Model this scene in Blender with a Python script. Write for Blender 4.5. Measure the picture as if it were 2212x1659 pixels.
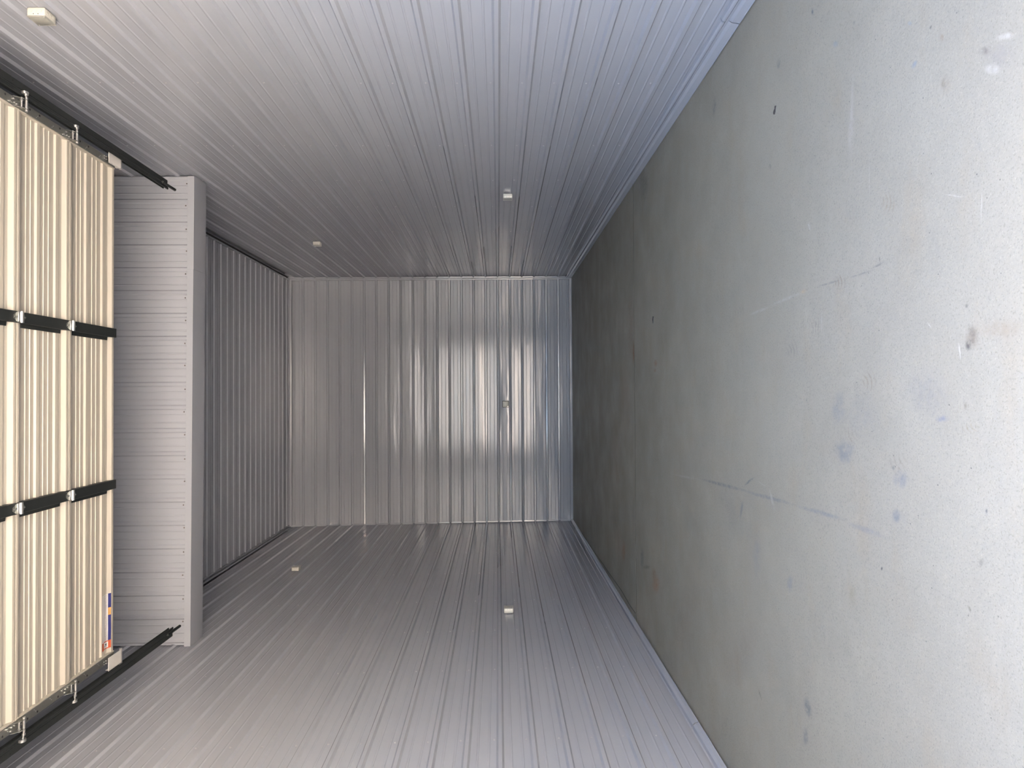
import bpy, bmesh, math, random
from mathutils import Vector, Matrix, noise

random.seed(7)
for o in list(bpy.data.objects):
    bpy.data.objects.remove(o)
scene = bpy.context.scene
COL = scene.collection

# ------------------------------------------------------------------ camera
# phone held sideways: the room's up is the picture's left
def cam_axes(pitch, yaw, roll):
    cp, sp, cy, sy, cr, sr = math.cos(pitch), math.sin(pitch), math.cos(yaw), math.sin(yaw), math.cos(roll), math.sin(roll)
    fwd = Vector((sy*cp, cy*cp, -sp))
    right = Vector((cy, -sy, 0))
    up = right.cross(fwd)
    return cr*right - sr*up, cr*up + sr*right, fwd

rt, up, fw = cam_axes(0.0204, 0.0135, 0.0055)
cam_data = bpy.data.cameras.new('camera')
cam = bpy.data.objects.new('camera', cam_data)
COL.objects.link(cam)
cam.matrix_world = Matrix(((-up.x, rt.x, -fw.x, 0), (-up.y, rt.y, -fw.y, 0), (-up.z, rt.z, -fw.z, 1.4), (0, 0, 0, 1)))
cam_data.sensor_fit = 'HORIZONTAL'
cam_data.sensor_width = 36
cam_data.lens = 36*1462.87/2212
cam_data.clip_start = 0.05
cam_data.clip_end = 500
scene.camera = cam

# ------------------------------------------------------------------ world, sun, exposure
SUN_EL, SUN_AZ = math.radians(63), math.radians(-35)     # sun stands behind the unit, over its roof
world = bpy.data.worlds.new('world')
scene.world = world
world.use_nodes = True
wn = world.node_tree
bg = wn.nodes['Background']
sky = wn.nodes.new('ShaderNodeTexSky')
sky.sky_type = 'NISHITA'
sky.sun_disc = False
sky.sun_elevation = SUN_EL
sky.sun_rotation = SUN_AZ
sky.air_density = 1.0
sky.dust_density = 5.0
sky.ozone_density = 1.2
sky_tint = wn.nodes.new('ShaderNodeMix'); sky_tint.data_type = 'RGBA'; sky_tint.blend_type = 'MULTIPLY'   # warm white-balance tint on the sky light
sky_tint.inputs[0].default_value = 1.0
sky_tint.inputs[7].default_value = (1.09, 1.0, 0.93, 1)
wn.links.new(sky.outputs[0], sky_tint.inputs[6])
wn.links.new(sky_tint.outputs[2], bg.inputs[0])
bg.inputs[1].default_value = 0.50

sun_data = bpy.data.lights.new('sun', 'SUN')
sun_data.energy = 15.5
sun_data.angle = math.radians(0.6)
sun_data.color = (1.0, 0.92, 0.82)
sun = bpy.data.objects.new('sun', sun_data)
COL.objects.link(sun)
sd = Vector((math.sin(SUN_AZ)*math.cos(SUN_EL), math.cos(SUN_AZ)*math.cos(SUN_EL), math.sin(SUN_EL)))
sun.rotation_euler = sd.to_track_quat('Z', 'Y').to_euler()
sun.location = (0, 0, 30)

scene.view_settings.view_transform = 'Standard'
scene.view_settings.look = 'None'
scene.view_settings.exposure = 3.62
scene.view_settings.gamma = 1
scene.view_settings.use_curve_mapping = False
scene.cycles.diffuse_bounces = 8
scene.cycles.glossy_bounces = 6
scene.cycles.max_bounces = 12
scene.cycles.sample_clamp_indirect = 6

# ------------------------------------------------------------------ measures (metres; Y runs into the unit)
YF, YB = 1.0, 12.79            # front wall, back wall
H = 5.33                       # ceiling
PITCH = 0.2286                 # rib spacing of the liner sheets
Z0 = 0.2565                    # first full rib above the floor
YC0 = 9.221                    # a ceiling rib
SL = 0.0047                    # fall of the slab towards the door
def XR(z): return 2.2132 - 0.0021*z
def XL(z): return -2.4187 - 0.0116*z
def FZ(y): return -(YB - y)*SL
DX0, DX1 = -1.930, 1.730       # door width
OPEN_H = 3.66

# ------------------------------------------------------------------ materials
def new_mat(name):
    m = bpy.data.materials.new(name)
    m.use_nodes = True
    nt = m.node_tree
    return m, nt, nt.nodes['Principled BSDF']

def plain(name, col, rough=0.5, metal=0.0, spec=0.5, var=0.06, scale=6.0, coat=0.0):
    m, nt, b = new_mat(name)
    tc = nt.nodes.new('ShaderNodeTexCoord')
    n = nt.nodes.new('ShaderNodeTexNoise')
    n.inputs['Scale'].default_value = scale
    n.inputs['Detail'].default_value = 6
    nt.links.new(tc.outputs['Object'], n.inputs['Vector'])
    mx = nt.nodes.new('ShaderNodeMix'); mx.data_type = 'RGBA'
    mx.inputs[6].default_value = tuple(c*(1-var) for c in col) + (1,)
    mx.inputs[7].default_value = tuple(min(1, c*(1+var)) for c in col) + (1,)
    nt.links.new(n.outputs[0], mx.inputs[0])
    nt.links.new(mx.outputs[2], b.inputs['Base Color'])
    b.inputs['Roughness'].default_value = rough
    b.inputs['Metallic'].default_value = metal
    b.inputs['Specular IOR Level'].default_value = spec
    b.inputs['Coat Weight'].default_value = coat
    b.inputs['Coat Roughness'].default_value = 0.12
    return m

def painted(name, col, rough=0.28, coat=0.0):
    """factory painted sheet steel: even colour, soft sheen, very slight dust"""
    m, nt, b = new_mat(name)
    tc = nt.nodes.new('ShaderNodeTexCoord')
    n = nt.nodes.new('ShaderNodeTexNoise')
    n.inputs['Scale'].default_value = 1.3
    n.inputs['Detail'].default_value = 5
    nt.links.new(tc.outputs['Object'], n.inputs['Vector'])
    mx = nt.nodes.new('ShaderNodeMix'); mx.data_type = 'RGBA'
    mx.inputs[6].default_value = tuple(c*0.97 for c in col) + (1,)
    mx.inputs[7].default_value = tuple(c*1.03 for c in col) + (1,)
    nt.links.new(n.outputs[0], mx.inputs[0])
    nt.links.new(mx.outputs[2], b.inputs['Base Color'])
    mr = nt.nodes.new('ShaderNodeMapRange')
    mr.inputs['To Min'].default_value = rough*0.85
    mr.inputs['To Max'].default_value = rough*1.15
    nt.links.new(n.outputs[0], mr.inputs[0])
    nt.links.new(mr.outputs[0], b.inputs['Roughness'])
    b.inputs['Specular IOR Level'].default_value = 0.40
    b.inputs['Coat Weight'].default_value = coat
    b.inputs['Coat Roughness'].default_value = 0.1
    return m

LINER = painted('liner_paint', (0.226, 0.237, 0.262), 0.15, 0.0)
DOOR = painted('door_paint', (0.272, 0.252, 0.213), 0.42)
BLACK = plain('black_steel', (0.010, 0.012, 0.012), 0.5, 0.0, 0.3, 0.2, 20)
DARKGALV = plain('dark_galvanised_steel', (0.16, 0.165, 0.15), 0.42, 0.75, 0.5, 0.15, 14)
GALV = plain('galvanised_steel', (0.40, 0.40, 0.385), 0.32, 0.9, 0.5, 0.12, 18)
ZINC = plain('bright_zinc_plate', (0.50, 0.49, 0.46), 0.5, 0.3, 0.5, 0.08, 12)
BOXM = plain('box_steel', (0.38, 0.375, 0.335), 0.45, 0.15, 0.5, 0.04, 20)
COVERM = plain('cover_steel', (0.25, 0.25, 0.225), 0.42, 0.25, 0.5, 0.05, 20)
SCREWM = plain('screw_paint', (0.21, 0.21, 0.22), 0.35, 0.2, 0.5, 0.1, 50)
HEADSCREW = plain('brown_screw', (0.06, 0.05, 0.045), 0.5)
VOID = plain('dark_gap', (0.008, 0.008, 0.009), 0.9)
WHEEL = plain('roller_nylon', (0.05, 0.05, 0.05), 0.5)

def concrete(name, base, marks=None):
    m, nt, b = new_mat(name)
    N, L = nt.nodes, nt.links
    tc = N.new('ShaderNodeTexCoord')
    P = tc.outputs['Object']
    def noise_n(scale, detail=4, rough=0.55, vec=P, stretch=None, dist=0.0):
        if stretch:
            mp = N.new('ShaderNodeMapping'); mp.inputs['Scale'].default_value = stretch
            L.new(vec, mp.inputs[0]); vec = mp.outputs[0]
        n = N.new('ShaderNodeTexNoise')
        n.inputs['Scale'].default_value = scale
        n.inputs['Detail'].default_value = detail
        n.inputs['Roughness'].default_value = rough
        n.inputs['Distortion'].default_value = dist
        L.new(vec, n.inputs['Vector'])
        return n.outputs[0]
    def rng(v, a, b_, c=0.0, d=1.0, smooth=False):
        r = N.new('ShaderNodeMapRange')
        if smooth: r.interpolation_type = 'SMOOTHSTEP'
        r.inputs[1].default_value = a; r.inputs[2].default_value = b_
        r.inputs[3].default_value = c; r.inputs[4].default_value = d
        L.new(v, r.inputs[0]); return r.outputs[0]
    def mul(a, b_):
        q = N.new('ShaderNodeMath'); q.operation = 'MULTIPLY'
        for i, x in enumerate((a, b_)):
            if isinstance(x, (int, float)): q.inputs[i].default_value = x
            else: L.new(x, q.inputs[i])
        return q.outputs[0]
    def mix(f, a, col):
        q = N.new('ShaderNodeMix'); q.data_type = 'RGBA'
        L.new(f, q.inputs[0])
        if isinstance(a, tuple): q.inputs[6].default_value = a + (1,)
        else: L.new(a, q.inputs[6])
        q.inputs[7].default_value = col + (1,)
        return q.outputs[2]
    c = mix(rng(noise_n(0.9, 6, 0.6, dist=0.4), 0.3, 0.72), tuple(x*0.93 for x in base), tuple(x*1.06 for x in base))
    c = mix(mul(rng(noise_n(2.3, 7, 0.62), 0.52, 0.75), 0.22), c, (base[0]*0.72, base[1]*0.73, base[2]*0.78))
    c = mix(mul(rng(noise_n(3.1, 6, 0.6, stretch=(0.6, 1.6, 1)), 0.55, 0.72), 0.28), c, (base[0]*0.95, base[1]*0.80, base[2]*0.64))
    c = mix(mul(rng(noise_n(9, 5, 0.7, stretch=(0.5, 1, 1)), 0.56, 0.74), 0.30), c, tuple(x*1.28 for x in base))
    c = mix(mul(rng(noise_n(140, 2, 0.5), 0.56, 0.68), 0.6), c, tuple(x*0.62 for x in base))
    c = mix(mul(rng(noise_n(190, 2, 0.5), 0.60, 0.70), 0.5), c, tuple(x*1.30 for x in base))
    c = mix(mul(rng(noise_n(30, 5, 0.75, dist=0.6), 0.50, 0.70), 0.30), c, tuple(x*0.80 for x in base))
    c = mix(mul(rng(noise_n(17, 6, 0.75, stretch=(1, 1.7, 1)), 0.57, 0.70), 0.25), c, (base[0]*0.80, base[1]*0.84, base[2]*0.95))
    # fine light scratches
    for k, (ang, sc, st) in enumerate(((0.3, 5, (1, 60, 1)), (1.25, 6, (1, 70, 1)), (-0.7, 4, (1, 80, 1)))):
        mp = N.new('ShaderNodeMapping'); mp.inputs['Rotation'].default_value = (0, 0, ang)
        L.new(P, mp.inputs[0])
        s = rng(noise_n(sc, 3, 0.6, mp.outputs[0], st), 0.74, 0.80)
        c = mix(mul(s, 0.35), c, tuple(min(.8, x*1.45) for x in base))
    # air holes
    v = N.new('ShaderNodeTexVoronoi'); v.inputs['Scale'].default_value = 26
    L.new(P, v.inputs['Vector'])
    sep = N.new('ShaderNodeSeparateColor'); L.new(v.outputs['Color'], sep.inputs[0])
    hole = mul(rng(v.outputs['Distance'], 0.045, 0.085, 1, 0), rng(sep.outputs[0], 0.74, 0.78))
    c = mix(mul(hole, 0.9), c, (0.05, 0.048, 0.045))
    if marks:
        wn_ = N.new('ShaderNodeTexNoise'); wn_.inputs['Scale'].default_value = 14; wn_.inputs['Detail'].default_value = 5
        L.new(P, wn_.inputs['Vector'])
        sub = N.new('ShaderNodeVectorMath'); sub.operation = 'SUBTRACT'; sub.inputs[1].default_value = (0.5, 0.5, 0.5)
        L.new(wn_.outputs[1], sub.inputs[0])
        warp = []
        for amp in (0.010, 0.09):
            sc_ = N.new('ShaderNodeVectorMath'); sc_.operation = 'SCALE'; sc_.inputs['Scale'].default_value = amp
            L.new(sub.outputs[0], sc_.inputs[0])
            ad = N.new('ShaderNodeVectorMath'); ad.operation = 'ADD'
            L.new(P, ad.inputs[0]); L.new(sc_.outputs[0], ad.inputs[1])
            warp.append(ad.outputs[0])
        grain = rng(noise_n(38, 5, 0.7), 0.32, 0.58)
        for (x, y, a, b2, ang, kind, col, st) in marks:
            mp = N.new('ShaderNodeMapping'); mp.vector_type = 'TEXTURE'
            mp.inputs['Location'].default_value = (x, y, 0)
            mp.inputs['Rotation'].default_value = (0, 0, ang)
            mp.inputs['Scale'].default_value = (a, b2, 1000)
            L.new(warp[1] if min(a, b2) > 0.05 else warp[0], mp.inputs[0])
            ln = N.new('ShaderNodeVectorMath'); ln.operation = 'LENGTH'
            L.new(mp.outputs[0], ln.inputs[0])
            f = rng(ln.outputs['Value'], 0.25, 1.15, 1, 0, True)
            if kind == 'a':      # arc shaped scuffs: rings seen from a centre below the mark
                of = N.new('ShaderNodeVectorMath'); of.operation = 'ADD'; of.inputs[1].default_value = (1.1, 0.35, 0)
                L.new(mp.outputs[0], of.inputs[0])
                l2 = N.new('ShaderNodeVectorMath'); l2.operation = 'LENGTH'
                L.new(of.outputs[0], l2.inputs[0])
                sn = N.new('ShaderNodeMath'); sn.operation = 'SINE'
                L.new(mul(l2.outputs['Value'], 15.0), sn.inputs[0])
                f = mul(f, rng(sn.outputs[0], 0.1, 0.8))
            c = mix(mul(mul(f, grain), min(1.0, st*(1.05 if min(a, b2) > 0.07 else 1.4))), c, tuple(q*t for q, t in zip(col, (.37, .345, .29))) if min(col) > 0.5 else tuple(q*(0.75 if col[0] > 2.0*col[2] else 0.42) for q in col))
    L.new(c, b.inputs['Base Color'])
    r = rng(noise_n(2.0, 5), 0.3, 0.7, 0.42, 0.62)
    L.new(r, b.inputs['Roughness'])
    b.inputs['Specular IOR Level'].default_value = 0.4
    bm_ = N.new('ShaderNodeBump'); bm_.inputs['Strength'].default_value = 0.25; bm_.inputs['Distance'].default_value = 0.004
    L.new(noise_n(60, 6, 0.65), bm_.inputs['Height'])
    L.new(bm_.outputs[0], b.inputs['Normal'])
    return m

# stains, scuffs and scratches of the slab: x, y, half length, half width, turn, kind, colour, strength
MARKS = [
 (2.023, 6.559, 0.3049, 0.1786, -2.017, 'b', (0.1, 0.1, 0.1), 0.5),
 (0.418, 7.099, 0.1364, 0.0524, 3.105, 'b', (0.2, 0.07, 0.02), 0.8),
 (0.263, 6.127, 0.071, 0.0379, -1.618, 'b', (0.22, 0.09, 0.04), 0.6),
 (0.2, 6.147, 0.0536, 0.0211, -1.604, 'b', (0.22, 0.09, 0.04), 0.5),
 (-1.823, 7.746, 0.1599, 0.1211, 2.374, 'b', (0.24, 0.11, 0.05), 0.75),
 (-1.794, 8.095, 0.3873, 0.2369, 1.957, 'b', (0.26, 0.17, 0.11), 0.35),
 (-1.753, 6.183, 0.1715, 0.0875, 1.963, 'b', (0.26, 0.12, 0.05), 0.75),
 (-1.679, 6.252, 0.1009, 0.0699, 2.175, 'b', (0.2, 0.11, 0.06), 0.5),
 (-1.663, 6.764, 0.1255, 0.0822, -0.277, 'b', (0.1, 0.12, 0.15), 0.6),
 (-1.693, 6.558, 0.1673, 0.026, 1.828, 'b', (0.15, 0.12, 0.1), 0.5),
 (0.735, 7.245, 0.3979, 0.2484, 3.14, 'b', (0.35, 0.25, 0.18), 0.35),
 (-0.063, 7.59, 0.4701, 0.3789, -0.134, 'b', (0.35, 0.24, 0.17), 0.3),
 (-0.742, 8.204, 0.5131, 0.3743, -0.202, 'b', (0.33, 0.23, 0.16), 0.3),
 (0.445, 3.704, 0.1524, 0.011, 1.603, 'b', (0.75, 0.75, 0.75), 0.5),
 (0.464, 3.347, 0.2243, 0.0099, 1.604, 'b', (0.75, 0.75, 0.75), 0.45),
 (0.472, 2.925, 0.1185, 0.0053, -1.593, 'b', (0.25, 0.23, 0.22), 0.5),
 (0.466, 2.663, 0.0974, 0.0048, -1.573, 'b', (0.25, 0.23, 0.22), 0.5),
 (0.48, 2.542, 0.0493, 0.006, 1.697, 'b', (0.25, 0.22, 0.2), 0.5),
 (-0.652, 5.197, 0.4369, 0.0109, 1.635, 'b', (0.75, 0.75, 0.75), 0.4),
 (-0.598, 4.345, 0.5171, 0.0139, 1.617, 'b', (0.22, 0.23, 0.25), 0.55),
 (-0.567, 3.604, 0.3568, 0.0128, 1.618, 'b', (0.24, 0.25, 0.28), 0.5),
 (-0.546, 3.035, 0.2522, 0.013, 1.611, 'b', (0.26, 0.27, 0.3), 0.45),
 (-0.549, 2.653, 0.1573, 0.0156, 1.58, 'b', (0.3, 0.3, 0.32), 0.35),
 (-0.517, 3.881, 0.0834, 0.0096, 1.988, 'b', (0.15, 0.16, 0.18), 0.6),
 (-0.697, 4.003, 0.0696, 0.0197, -0.42, 'b', (0.2, 0.21, 0.25), 0.45),
 (-0.572, 3.556, 0.0668, 0.0171, 0.597, 'b', (0.8, 0.8, 0.8), 0.5),
 (-0.505, 3.697, 0.0674, 0.0044, -1.66, 'b', (0.8, 0.8, 0.8), 0.4),
 (-0.252, 2.816, 0.0915, 0.0578, 1.73, 'b', (0.24, 0.26, 0.28), 0.45),
 (-0.078, 2.85, 0.0888, 0.0696, -0.102, 'b', (0.26, 0.28, 0.3), 0.3),
 (-0.102, 2.676, 0.1375, 0.1104, 1.713, 'b', (0.28, 0.29, 0.31), 0.2),
 (-0.009, 2.267, 0.1234, 0.0941, 1.603, 'b', (0.28, 0.28, 0.29), 0.25),
 (-0.318, 2.418, 0.0514, 0.036, 1.846, 'b', (0.24, 0.26, 0.3), 0.45),
 (-0.457, 2.447, 0.0327, 0.0265, -0.597, 'b', (0.2, 0.22, 0.26), 0.55),
 (-0.092, 2.186, 0.0368, 0.0121, 1.616, 'b', (0.25, 0.26, 0.35), 0.45),
 (0.164, 2.041, 0.0398, 0.0321, -3.047, 'b', (0.25, 0.2, 0.15), 0.55),
 (0.178, 1.926, 0.108, 0.0347, -1.675, 'b', (0.42, 0.34, 0.24), 0.35),
 (0.141, 2.057, 0.02, 0.0163, -3.063, 'b', (0.12, 0.11, 0.1), 0.6),
 (0.263, 2.063, 0.0089, 0.0079, -2.594, 'b', (0.15, 0.13, 0.12), 0.6),
 (-0.045, 2.076, 0.0173, 0.0104, -0.043, 'b', (0.25, 0.2, 0.15), 0.5),
 (0.997, 2.155, 0.0168, 0.0121, 3.082, 'b', (0.25, 0.2, 0.14), 0.6),
 (0.993, 2.146, 0.0392, 0.0246, -2.791, 'b', (0.35, 0.28, 0.2), 0.25),
 (1.011, 1.974, 0.0263, 0.012, -2.177, 'b', (0.22, 0.18, 0.15), 0.6),
 (0.965, 1.91, 0.0816, 0.035, -2.151, 'b', (0.35, 0.32, 0.3), 0.25),
 (1.15, 2.159, 0.0169, 0.0101, -2.765, 'b', (0.4, 0.3, 0.2), 0.5),
 (1.212, 2.216, 0.0085, 0.0078, -2.028, 'b', (0.12, 0.11, 0.1), 0.6),
 (1.131, 2.305, 0.0194, 0.0128, 1.761, 'b', (0.3, 0.36, 0.42), 0.5),
 (1.289, 2.328, 0.0155, 0.0069, -2.214, 'b', (0.3, 0.38, 0.45), 0.5),
 (1.481, 2.84, 0.0314, 0.0172, -2.171, 'b', (0.3, 0.37, 0.42), 0.35),
 (1.734, 3.044, 0.0196, 0.0116, -2.711, 'b', (0.12, 0.14, 0.17), 0.6),
 (1.492, 2.691, 0.0123, 0.0096, -2.148, 'b', (0.14, 0.14, 0.14), 0.5),
 (1.677, 3.415, 0.0343, 0.0272, -2.662, 'b', (0.25, 0.24, 0.23), 0.5),
 (1.19, 3.539, 0.0265, 0.0178, -2.187, 'b', (0.25, 0.22, 0.18), 0.5),
 (1.888, 4.426, 0.0764, 0.0489, 3.099, 'b', (0.2, 0.2, 0.2), 0.4),
 (-1.488, 3.171, 0.0513, 0.0417, 0.918, 'b', (0.16, 0.17, 0.19), 0.55),
 (-1.631, 3.199, 0.0573, 0.0309, -0.295, 'b', (0.2, 0.2, 0.22), 0.45),
 (-0.672, 2.544, 0.0107, 0.0063, -0.631, 'b', (0.08, 0.08, 0.08), 0.8),
 (-1.678, 3.749, 0.0338, 0.014, 0.817, 'b', (0.15, 0.1, 0.08), 0.7),
 (-0.674, 2.069, 0.0118, 0.0067, 0.551, 'b', (0.2, 0.17, 0.12), 0.6),
 (-0.359, 1.991, 0.0084, 0.0056, -0.185, 'b', (0.12, 0.12, 0.12), 0.7),
 (-0.518, 2.016, 0.0171, 0.0126, 2.229, 'b', (0.25, 0.22, 0.18), 0.45),
 (-0.834, 2.757, 0.0479, 0.0297, 0.031, 'b', (0.36, 0.31, 0.2), 0.35),
 (-0.954, 3.352, 0.0515, 0.038, 2.548, 'b', (0.27, 0.28, 0.32), 0.35),
 (-0.917, 3.774, 0.1573, 0.0665, -0.087, 'b', (0.3, 0.3, 0.34), 0.25),
 (-1.588, 4.044, 0.4081, 0.1251, -0.806, 'b', (0.34, 0.28, 0.23), 0.3),
 (-1.801, 5.235, 0.6454, 0.2224, -0.664, 'b', (0.34, 0.28, 0.22), 0.3),
 (0.126, 2.097, 0.0294, 0.0042, 0.132, 'b', (0.9, 0.9, 0.9), 0.7),
 (0.221, 2.243, 0.0177, 0.0038, 0.789, 'b', (0.9, 0.9, 0.9), 0.5),
 (0.763, 3.101, 0.0245, 0.0091, -2.581, 'b', (0.85, 0.85, 0.85), 0.6),
 (0.828, 2.594, 0.0718, 0.0052, 3.12, 'b', (0.8, 0.8, 0.8), 0.4),
 (0.311, 2.992, 0.062, 0.0069, 3.118, 'b', (0.75, 0.75, 0.75), 0.4),
 (1.17, 2.716, 0.145, 0.0149, 3.017, 'b', (0.75, 0.75, 0.77), 0.3),
 (1.05, 2.726, 0.111, 0.0294, 3.072, 'b', (0.75, 0.75, 0.78), 0.25),
 (1.009, 1.891, 0.0467, 0.0103, -1.92, 'b', (0.85, 0.86, 0.88), 0.45),
 (0.938, 1.938, 0.0414, 0.0168, -2.114, 'b', (0.85, 0.86, 0.88), 0.35),
 (0.553, 1.993, 0.0554, 0.0031, 3.121, 'b', (0.85, 0.85, 0.85), 0.4),
 (0.619, 2.115, 0.0592, 0.003, -1.91, 'b', (0.85, 0.85, 0.85), 0.4),
 (0.5, 2.532, 0.0123, 0.0062, -3.106, 'b', (0.15, 0.13, 0.12), 0.5),
 (0.472, 3.169, 0.046, 0.0114, 1.541, 'b', (0.36, 0.27, 0.17), 0.5),
 (0.693, 2.467, 0.0572, 0.0412, -2.166, 'a', (0.36, 0.28, 0.18), 0.55),
 (0.709, 2.727, 0.0696, 0.0525, -2.199, 'a', (0.4, 0.35, 0.28), 0.3),
 (0.464, 2.826, 0.0624, 0.0384, -1.822, 'a', (0.33, 0.26, 0.19), 0.55),
 (0.206, 3.291, 0.0776, 0.0499, -1.662, 'a', (0.33, 0.29, 0.24), 0.5),
 (0.297, 3.058, 0.0675, 0.0503, -1.763, 'a', (0.33, 0.29, 0.24), 0.5),
 (0.319, 3.173, 0.0442, 0.0382, -2.93, 'a', (0.36, 0.32, 0.27), 0.4),
 (0.041, 2.613, 0.0654, 0.047, -1.585, 'a', (0.35, 0.28, 0.2), 0.55),
 (-0.181, 2.755, 0.0657, 0.0491, 1.742, 'a', (0.36, 0.3, 0.22), 0.5),
 (-0.261, 2.431, 0.0689, 0.0496, 1.813, 'a', (0.36, 0.3, 0.22), 0.4),
 (-0.116, 2.057, 0.0489, 0.0227, 1.642, 'a', (0.4, 0.33, 0.22), 0.4),
 (0.482, 4.008, 0.1078, 0.0439, -1.71, 'a', (0.38, 0.33, 0.27), 0.4),
 (-0.281, 2.46, 0.0147, 0.01, 1.799, 'b', (0.2, 0.2, 0.2), 0.4),
 (-0.756, 4.262, 0.268, 0.1685, -0.169, 'b', (0.3, 0.29, 0.28), 0.2),
]
# the marks are shared out over three stretches of the same slab
SPANS = ((-9, 2.62), (2.62, 3.62), (3.62, 99))
SLABS = [concrete('slab_concrete', (0.209, 0.192, 0.150), [m for m in MARKS if m[1]+max(m[2], m[3])*1.3 > a and m[1]-max(m[2], m[3])*1.3 < b]) for a, b in SPANS]
APRON = concrete('apron_concrete', (0.50, 0.465, 0.42))

# ------------------------------------------------------------------ helpers
def link(name, mesh, parent=None):
    o = bpy.data.objects.new(name, mesh)
    COL.objects.link(o)
    if parent is not None: o.parent = parent
    return o

def obj(name, bm, mat, parent=None, smooth=None, loc=None):
    """one bmesh -> one object; smooth = angle below which faces shade together"""
    bmesh.ops.remove_doubles(bm, verts=bm.verts, dist=1e-6)
    bmesh.ops.recalc_face_normals(bm, faces=bm.faces)
    if smooth:
        for f in bm.faces: f.smooth = True
        for e in bm.edges:
            e.smooth = not (len(e.link_faces) == 2 and e.calc_face_angle(0) > math.radians(smooth))
    me = bpy.data.meshes.new(name)
    bm.to_mesh(me); bm.free()
    me.materials.append(mat)
    o = link(name, me, parent)
    if loc: o.location = loc
    return o

def empty(name, loc, parent=None):
    o = bpy.data.objects.new(name, None)
    COL.objects.link(o); o.location = loc
    o.empty_display_size = 0.1
    if parent: o.parent = parent
    return o

def tag(o, label=None, cat=None, group=None, kind=None):
    if label: o['label'] = label
    if cat: o['category'] = cat
    if group: o['group'] = group
    if kind: o['kind'] = kind
    return o

def box(bm, x0, x1, y0, y1, z0, z1, bevel=0.0, seg=1):
    r = bmesh.ops.create_cube(bm, size=1)
    vs = r['verts']
    for v in vs:
        v.co = Vector((x0 + (v.co.x+.5)*(x1-x0), y0 + (v.co.y+.5)*(y1-y0), z0 + (v.co.z+.5)*(z1-z0)))
    if bevel:
        es = list({e for v in vs for e in v.link_edges})
        bmesh.ops.bevel(bm, geom=es, offset=bevel, segments=seg, affect='EDGES', profile=0.5)

def cyl(bm, p0, p1, r, n=12, r2=None):
    p0, p1 = Vector(p0), Vector(p1)
    d = p1-p0
    m = Matrix.Translation((p0+p1)/2) @ d.to_track_quat('Z', 'Y').to_matrix().to_4x4()
    bmesh.ops.create_cone(bm, cap_ends=True, segments=n, radius1=r, radius2=r if r2 is None else r2, depth=d.length, matrix=m)

def extrude_profile(bm, prof, path, closed=True):
    """prof: list of 2D points; path: list of functions (a, b) -> Vector; sweeps and caps"""
    rings = [[bm.verts.new(f(a, b)) for a, b in prof] for f in path]
    n = len(prof)
    for r0, r1 in zip(rings, rings[1:]):
        for i in range(n if closed else n-1):
            j = (i+1) % n
            bm.faces.new((r0[i], r0[j], r1[j], r1[i]))
    if closed:
        bm.faces.new(rings[0]); bm.faces.new(rings[-1])

def sweep_y(bm, prof, y0, y1, n=1):
    extrude_profile(bm, prof, [(lambda a, b, y=y0+(y1-y0)*i/n: Vector((a, y, b))) for i in range(n+1)])

# ------------------------------------------------------------------ ribbed liner sheet
def rib_profile(v0, v1, phase, hm=0.019, fill=5, stop=99):
    pts = []
    k0, k1 = math.floor((v0-phase)/PITCH)-1, math.ceil((v1-phase)/PITCH)+1
    for k in range(k0, k1+1):
        c = phase + k*PITCH
        if c > stop: continue
        pts += [(c-.0265, 0), (c-.0125, hm), (c+.0125, hm), (c+.0265, 0)]
        for t in (1/3, 2/3):
            q = c + PITCH*t
            pts += [(q-.0085, 0), (q-.0035, .0028), (q+.0035, .0028), (q+.0085, 0)]
    pts.sort()
    out = []
    for (a, ha), (b, hb) in zip(pts, pts[1:]):
        if b <= v0 or a >= v1: continue
        if a < v0: ha = ha+(hb-ha)*(v0-a)/(b-a); a = v0
        if b > v1: hb = ha+(hb-ha)*(v1-a)/(b-a); b = v1
        out.append((a, ha))
        if ha == hb == 0 and b-a > 0.02:
            n = fill
            for i in range(1, n): out.append((a+(b-a)*i/n, 0))
        last = (b, hb)
    out.append(last)
    return out

def sheet(bm, fn, u0, u1, nu, v0, v1, phase, amp, seed, lift=0.0, hm=0.019, extra=None, tilt=0.0, stop=99):
    prof = rib_profile(v0, v1, phase, hm, stop=stop)
    cols = []
    for i in range(nu+1):
        u = u0+(u1-u0)*i/nu
        col = []
        for v, h in prof:
            d = amp*(noise.noise(Vector((u*0.5, v*5.0, seed))) + 0.6*noise.noise(Vector((u*0.9, v*12.0, seed+9))) + 0.25*noise.noise(Vector((u*2.2, v*24.0, seed+5))))
            if tilt:        # every pan between two ribs lies a little differently
                k = math.floor((v-phase)/PITCH)
                w = (v-phase)/PITCH-k-.5
                d += w*PITCH*tilt*noise.noise(Vector((u*0.22, k*3.71, seed+2))) + (w*w-.25)*PITCH*tilt*0.8*noise.noise(Vector((u*0.3, k*5.3, seed+4)))
            if extra: d += extra(u, v)
            col.append(bm.verts.new(fn(u, v, h+lift+d)))
        cols.append(col)
    for a, b in zip(cols, cols[1:]):
        for i in range(len(prof)-1):
            bm.faces.new((a[i], a[i+1], b[i+1], b[i]))

def backing(bm, pts, off):
    """plain inner face behind a sheet"""
    vs = [bm.verts.new(Vector(p)+Vector(off)) for p in pts]
    bm.faces.new(vs)

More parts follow.
